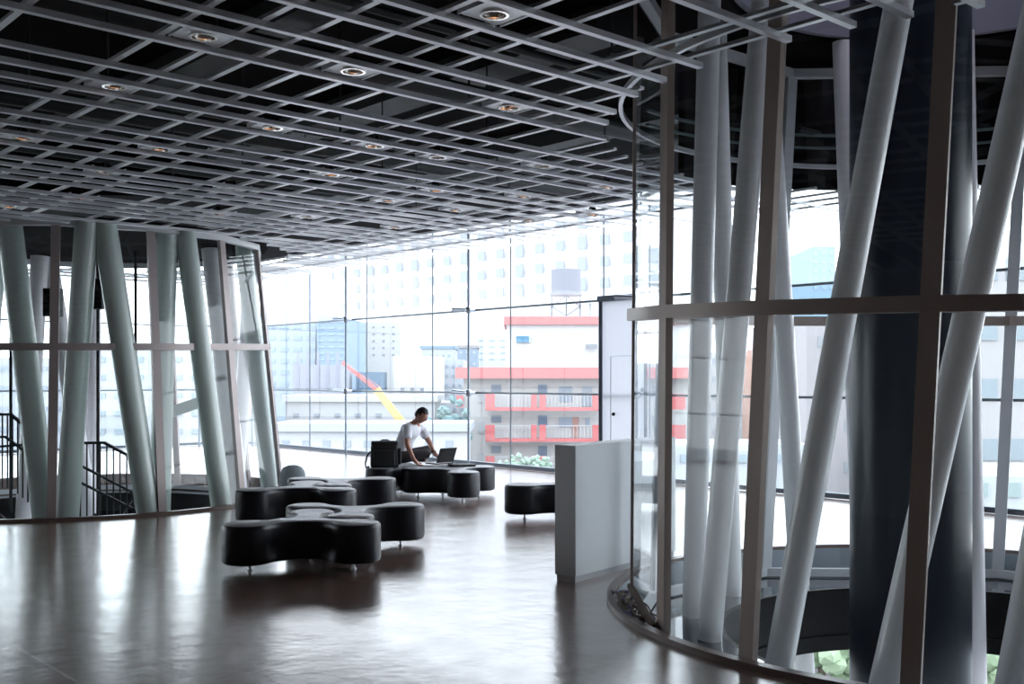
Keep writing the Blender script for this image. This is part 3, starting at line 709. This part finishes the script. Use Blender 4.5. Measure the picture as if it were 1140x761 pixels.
# ------------------------------------------------------------------ the city
GZ = -20
def cmat(n, c, r=.8): return mat(n, c, r, var=.04, vscale=.3)
CM = {}; EXT = .47
def CC(c):
    k = tuple(round(x, 3) for x in c)
    if k not in CM: CM[k] = cmat('facade paint %d' % len(CM), tuple(x*EXT for x in k))
    return CM[k]
g_ = MB(); g_.quad((-600, -500, GZ), (600, -500, GZ), (600, 1500, GZ), (-600, 1500, GZ)); tag(g_.build('ground', CC((.5, .52, .53))), kind='structure')
def part_rect(par, name, x0, y0, x1, y1, Y, c, t=.3, out=.0):
    a = at(x0, y0, Y); b = at(x1, y1, Y)
    return MB().box(((a.x+b.x)/2, Y-out, (a.z+b.z)/2), (abs(b.x-a.x), t, abs(a.z-b.z))).build(name, CC(c), par)
def building(label, x0, x1, ytop, Y, depth, c, wins=None, wc=(.42, .5, .58), roof=None, ybot=None, group=None, extra=None):
    a = at(x0, ytop, Y); b = at(x1, ytop, Y); zb = GZ if ybot is None else at(x0, ybot, Y).z
    e = empty('building', loc=((a.x+b.x)/2, Y+depth/2, zb), label=label, cat='building', group=group)
    MB().box(((a.x+b.x)/2, Y+depth/2, (a.z+zb)/2), (b.x-a.x, depth, a.z-zb)).build('walls', CC(c), e)
    if roof: MB().box(((a.x+b.x)/2, Y+depth/2, a.z+.3), (b.x-a.x+.6, depth+.6, .6)).build('roof', CC(roof), e)
    if wins:
        wx0, wx1, nx, wy0, wy1, ny, ww, wh = wins
        for i in range(nx):
            for j in range(ny):
                cx = lerp(wx0, wx1, i/(max(1, nx-1))); cy = lerp(wy0, wy1, j/(max(1, ny-1)))
                part_rect(e, 'window', cx-ww/2, cy-wh/2, cx+ww/2, cy+wh/2, Y, wc, .2)
    return e
W0 = (.60, .61, .63)
# red and white apartment block
Y = 95
e = building('white apartment block with red roof bands, red balcony ends and a rooftop water tank', 516, 778, 420, Y, 14, (.72, .72, .71))
RED = (.80, .20, .20); REDL = (.82, .25, .24)
part_rect(e, 'roof_band', 508, 409, 782, 421, Y, REDL, 1.6, .9)
def rbox_px(par, name, x0, y0, x1, y1, Y, c, depth):
    a = at(x0, y0, Y); b = at(x1, y1, Y)
    return MB().box(((a.x+b.x)/2, Y+depth/2, (a.z+b.z)/2), (b.x-a.x, depth, a.z-b.z)).build(name, CC(c), par)
rbox_px(e, 'penthouse', 564, 360, 780, 410, Y+3, (.74, .74, .74), 9)
rbox_px(e, 'penthouse_roof_band', 561, 352, 784, 361, Y+2.6, REDL, 10)
part_rect(e, 'window', 575, 374, 589, 381, Y+2.9, (.12, .32, .48)); part_rect(e, 'window', 589, 374, 591, 381, Y+2.85, (.6, .75, .8))
part_rect(e, 'air_conditioner', 652, 383, 665, 388, Y+2.5, (.3, .32, .36))
for row, (yb, dy) in enumerate(((455, 0), (489, 34), (523, 68))):
    part_rect(e, 'balcony_floor_edge', 541, yb-2.2, 668, yb+1.4, Y, RED, 1.2, 1.0)
    for (xa, xb) in ((541, 551), (591, 597), (600, 607), (658, 666)):
        part_rect(e, 'balcony_end', xa, yb-17, xb, yb, Y, RED, .3, 1.5)
    r_ = part_rect(e, 'balcony_rail', 551, yb-16.5, 591, yb-15.8, Y, (.7, .72, .74), .08, 1.6); r_ = part_rect(e, 'balcony_rail', 607, yb-16.5, 658, yb-15.8, Y, (.7, .72, .74), .08, 1.6)
    for xx in range(553, 590, 4): part_rect(e, 'baluster', xx, yb-16, xx+.5, yb-2, Y, (.7, .72, .74), .06, 1.6)
    for xx in range(609, 658, 4): part_rect(e, 'baluster', xx, yb-16, xx+.5, yb-2, Y, (.7, .72, .74), .06, 1.6)
    part_rect(e, 'window', 547, yb-27, 558, yb-19, Y, (.30, .36, .46), .2)
    part_rect(e, 'window', 599, yb-27, 609, yb-16, Y, (.20, .28, .42), .2)
    part_rect(e, 'window', 622, yb-25, 637, yb-(8 if row == 0 else 14), Y, (.42, .50, .60), .2)
    part_rect(e, 'door', 648 if row == 0 else 637, yb-25, 659 if row == 0 else 644, yb-3, Y, (.45, .52, .6) if row == 0 else (.62, .36, .30), .2)
    if row: part_rect(e, 'window', 652, yb-24, 656, yb-15, Y, (.4, .5, .62), .2)
    part_rect(e, 'window', 532, yb-20, 539, yb-7, Y, (.62, .66, .68), .2)
    part_rect(e, 'balcony_end', 508, yb-15, 516, yb-2, Y, RED, 1.2, 0)
    part_rect(e, 'balcony_end', 745, yb-17, 760, yb, Y, RED, .3, 1.5)
    part_rect(e, 'window', 726, yb-26, 738, yb-14, Y, (.35, .42, .5), .2)
# water tank on stand
tk = empty('water_tank', loc=at(630, 352, Y+5), label='white rooftop water tank on a steel stand above the red-banded block', cat='water tank')
a = at(630, 330, Y+5)
MB().cyl((a.x, Y+5, at(0, 328, Y+5).z), (a.x, Y+5, at(0, 300.5, Y+5).z), 1.42, seg=16).build('tank', CC((.15, .17, .23)), tk, False)
MB().cyl((a.x, Y+5, at(0, 329, Y+5).z), (a.x, Y+5, at(0, 326.5, Y+5).z), 1.55, seg=16).build('tank_base', CC((.2, .22, .28)), tk, False)
for sx in (-1, 0, 1):
    MB().cyl((a.x+sx*1.35, Y+4+abs(sx), at(0, 327, Y+5).z), (a.x+sx*1.35, Y+4+abs(sx), at(0, 352, Y+5).z), .06, seg=6).build('leg', CC((.12, .14, .20)), tk)
for s in (-1, 1):
    MB().bar((a.x, Y+4, at(0, 330, Y+5).z), (a.x+s*1.35, Y+5, at(0, 341, Y+5).z), .07, .07).build('brace', CC((.12, .14, .20)), tk)
    MB().bar((a.x, Y+4, at(0, 352, Y+5).z), (a.x+s*1.35, Y+5, at(0, 341, Y+5).z), .07, .07).build('brace', CC((.12, .14, .20)), tk)
an = empty('roof_antenna', loc=at(657, 352, Y+4), label='thin television antenna on the penthouse roof right of the water tank', cat='antenna')
MB().cyl(at(657, 352, Y+4), at(657, 337, Y+4), .05, seg=6).build('mast', CC((.12, .14, .20)), an); MB().bar(at(649, 339, Y+4), at(662, 339, Y+4), .06, .06).build('boom', CC((.12, .14, .20)), an)

building('pale blue glass office block with horizontal bands at the left of the street window', 296, 351, 300, 150, 20, (.50, .58, .66), (302, 346, 4, 312, 440, 11, 9, 5), (.42, .52, .62))
building('deeper blue glass tower beside the pale blue office block', 353, 384, 352, 140, 20, (.30, .42, .56), (358, 380, 3, 358, 400, 7, 7, 2), (.38, .50, .64))
building('grey lilac building below the blue glass tower', 326, 380, 406, 120, 8, (.46, .47, .55), (332, 376, 5, 412, 470, 2, 2.5, 40), (.40, .41, .50))
building('tall white apartment tower with rows of tiny dark windows', 386, 446, 358, 170, 20, (.72, .72, .72), (394, 438, 5, 364, 395, 5, 2.5, 2), (.35, .38, .42))
building('plain white windowless block in the middle distance', 438, 490, 396, 130, 8, (.76, .76, .76), (446, 484, 5, 402, 446, 1, .7, 1), (.6, .6, .62))
e = building('building with dark blue roof sign behind the crane', 396, 424, 414, 126, 6, (.16, .26, .38), ybot=434)
tag(e, 'dark blue square roof sign board behind the crane boom', 'sign'); e.name = 'roof_sign'
building('low white building with small windows left of the man', 318, 484, 447, 100, 9, (.66, .67, .68), (330, 490, 8, 462, 478, 2, 6, 4), (.38, .42, .48), (.72, .72, .74))
building('lower pale roofed building along the bottom of the left window', 306, 520, 480, 80, 7, (.70, .70, .72), (318, 500, 9, 494, 506, 1, 8, 8), (.45, .5, .56), (.62, .66, .72))
building('grey building with dark flat roof right of the white block', 469, 506, 388, 220, 12, (.58, .62, .66), (474, 500, 5, 396, 430, 4, 3, 3), (.36, .44, .52), (.25, .38, .50))
building('pale grey office with blue window bands behind the man', 486, 516, 400, 140, 12, (.52, .56, .62), (490, 512, 4, 408, 450, 5, 3, 3), (.32, .38, .46))
building('blue grey small block left of the red roof', 509, 531, 387, 240, 12, (.30, .38, .48), (513, 528, 3, 392, 405, 2, 3, 3), (.5, .56, .62), (.42, .38, .36))
building('white long office block far left of the penthouse', 532, 562, 374, 260, 20, (.66, .69, .74), (535, 560, 3, 379, 400, 4, 6, 1.6), (.42, .50, .60))
building('pale building behind the tree left of the apartment block', 486, 518, 448, 110, 10, (.58, .62, .67), (490, 514, 4, 456, 500, 3, 4, 4), (.36, .44, .54))
building('pale low building between the grey blocks', 440, 468, 425, 112, 6, (.70, .69, .67), (448, 470, 3, 434, 444, 1, 4, 5), (.3, .33, .38))
# right, behind right enclosure
building('orange-brown office block seen between the tubes of the right enclosure', 866, 897, 385, 130, 20, (.72, .36, .25), (870, 893, 4, 392, 440, 5, 4, 3), (.75, .62, .56))
building('slim blue glass tower behind the long diagonal tube', 905, 930, 274, 170, 20, (.32, .48, .62), (908, 926, 3, 282, 320, 5, 4, 4), (.42, .56, .68))
building('white building behind the tubes left of the orange block', 760, 868, 392, 150, 20, (.66, .66, .68), (770, 860, 8, 402, 500, 6, 6, 5), (.46, .5, .56))
building('pinkish beige tiled building filling the view right of the long diagonal tube', 898, 1075, 352, 70, 16, (.64, .59, .60), (915, 1060, 6, 380, 520, 4, 9, 12), (.52, .54, .57))
building('pale beige building with square windows at the right edge', 1074, 1215, 262, 62, 7, (.68, .64, .64), (1100, 1190, 4, 300, 500, 4, 20, 24), (.46, .52, .56))
building('low white louvred plant building at the foot of the beige block', 1078, 1230, 530, 48, 8, (.74, .75, .77), (1090, 1200, 4, 545, 560, 1, 18, 16), (.5, .6, .58))
building('low pale building along the bottom of the right window', 700, 905, 495, 62, 6, (.68, .69, .72), (720, 890, 9, 510, 520, 1, 10, 9), (.48, .55, .6))
# left, behind left enclosure
building('pale office block with window bands seen through the left enclosure', 100, 250, 384, 85, 16, (.66, .65, .66), (112, 240, 7, 400, 500, 6, 11, 6), (.42, .48, .54))
building('pale grey block with strip windows at the far left', -60, 98, 398, 95, 16, (.60, .60, .66), (-40, 90, 7, 410, 500, 5, 12, 5), (.42, .46, .54))
building('far white tower between the left enclosure and the blue office block', 258, 296, 350, 180, 16, (.66, .70, .74), (264, 292, 4, 360, 480, 9, 4, 5), (.5, .56, .62))

# crane
CY = 90
cr = empty('crane', loc=at(456, 478, 90), label='mobile crane boom, red upper part and yellow lower part, left of the man', cat='crane')
MB().bar(at(381, 403, CY), at(421, 435, CY), .28, .32).build('boom_tip', CC((.80, .24, .22)), cr)
MB().bar(at(419, 433, CY), at(462, 488, CY), .55, .62).build('boom', CC((.90, .66, .25)), cr)
MB().bar(at(381, 403, CY-.5), at(424, 431, CY-.5), .06, .06).build('cable', CC((.7, .3, .3)), cr)
p = at(462, 488, CY); MB().box((p.x+.6, CY, (p.z+GZ)/2), (2.5, 3, p.z-GZ)).build('body', CC((.8, .6, .2)), cr)

# pale highrise running away behind everything
e = empty('building', loc=(0, 300, GZ), label='huge hazy white apartment highrise filling the upper part of the street window', cat='building')
A0 = Vector(((740-570)/F*260, 260, 0)); dB = Vector((-.668, .744, 0)); LB = 165
MB().bar(A0+Vector((5, 6, (GZ+75)/2)), A0+dB*LB+Vector((5, 6, (GZ+75)/2)), 12, 75-GZ).build('walls', CC((.95, .95, .96)), e)
for i in range(20):
    for j in range(5):
        c = A0+dB*(LB*(i+.5)/20)+Vector((0, 0, 27+j*5.6)); ni = Vector((-.744, -.668, 0))
        MB().bar(c-dB*1.6-ni*.55, c+dB*1.6-ni*.55, .4, 2.6 if i % 3 else 3.6).build('window', CC((.30, .35, .41)), e)

# trees
def tree(px, py, Y, r, label, c=(.34, .45, .40), name='leafy_tree'):
    p = at(px, py, Y); e = empty(name, loc=(p.x, p.y, GZ), label=label, cat='tree')
    MB().cyl((p.x, p.y, GZ), (p.x, p.y, p.z), .25, .12, 8).build('trunk', CC((.25, .2, .17)), e)
    b = MB(); rd = random.Random(int(px*7))
    for k in range(26):
        q = Vector((rd.gauss(0, .45), rd.gauss(0, .45), rd.gauss(0, .6)))*r
        m_ = Matrix.Translation(p+q) @ Matrix.Rotation(rd.uniform(0, 3), 4, 'X')
        bmesh.ops.create_icosphere(b.bm, subdivisions=2, radius=r*rd.uniform(.25, .45), matrix=m_)
    for v in b.bm.verts: v.co += Vector((rd.gauss(0, 1), rd.gauss(0, 1), rd.gauss(0, 1)))*r*.05
    b.build('foliage', CC(c), e)
tree(507, 470, 92, 1.3, 'blue green tree beside the left end of the red-banded block', (.22, .36, .36))
for i, (px, py) in enumerate(((572, 517), (584, 519), (597, 516), (608, 520), (560, 520))):
    tree(px, py, 60, .40, ('small pale green shrub top below the balconies, leftmost but one', 'small pale green shrub top below the balconies, third from left', 'small pale green shrub top below the double balcony ends', 'small pale green shrub top just left of the partition', 'small pale green shrub top just right of the ottomans')[i], (.42, .58, .45), 'garden_shrub')

for (px, py, lab) in ((915, 735, 'bright green street tree seen down through the shaft opening left of the black shaft'), (945, 720, 'second green street tree seen down through the opening, touching the black shaft edge'), (1098, 735, 'green street tree seen down through the opening right of the black shaft')):
    tree(px, py, 34, .9, lab, (.50, .66, .42), 'street_tree')
# ------------------------------------------------------------------ world, light, camera
w = bpy.data.worlds.new('sky'); S.world = w; w.use_nodes = True; nt = w.node_tree
bg_ = nt.nodes['Background']; tc = nt.nodes.new('ShaderNodeTexCoord'); sp = nt.nodes.new('ShaderNodeSeparateXYZ'); nt.links.new(tc.outputs['Generated'], sp.inputs[0])
cr_ = nt.nodes.new('ShaderNodeValToRGB'); cr_.color_ramp.elements[0].position = 0.0; cr_.color_ramp.elements[0].color = (.90, .93, .97, 1); cr_.color_ramp.elements[1].position = .6; cr_.color_ramp.elements[1].color = (.80, .88, 1, 1)
nt.links.new(sp.outputs['Z'], cr_.inputs[0]); nt.links.new(cr_.outputs[0], bg_.inputs[0]); bg_.inputs[1].default_value = 2.3
def area(name, loc, rot, sx, sy, e, col=(1, 1, 1)):
    l = bpy.data.lights.new(name, 'AREA'); l.shape = 'RECTANGLE'; l.size = sx; l.size_y = sy; l.energy = e; l.color = col
    o = bpy.data.objects.new(name, l); COL.objects.link(o); o.location = loc; o.rotation_euler = rot; return o
o = area('upper_storey_light', (3.3, 7.6, 7.7), (0, 0, 0), 2.2, 2.2, 35, (.86, .86, 1))
cam = bpy.data.cameras.new('camera'); co = bpy.data.objects.new('camera', cam); COL.objects.link(co); S.camera = co
co.location = (0, 0, H); co.rotation_euler = (PI/2, 0, 0); cam.sensor_width = 36; cam.lens = 36*F/1140; cam.shift_y = 42.5/1140; cam.clip_end = 3000; cam.clip_start = .05
S.view_settings.view_transform = 'Standard'; S.view_settings.look = 'None'; S.view_settings.exposure = 1.42
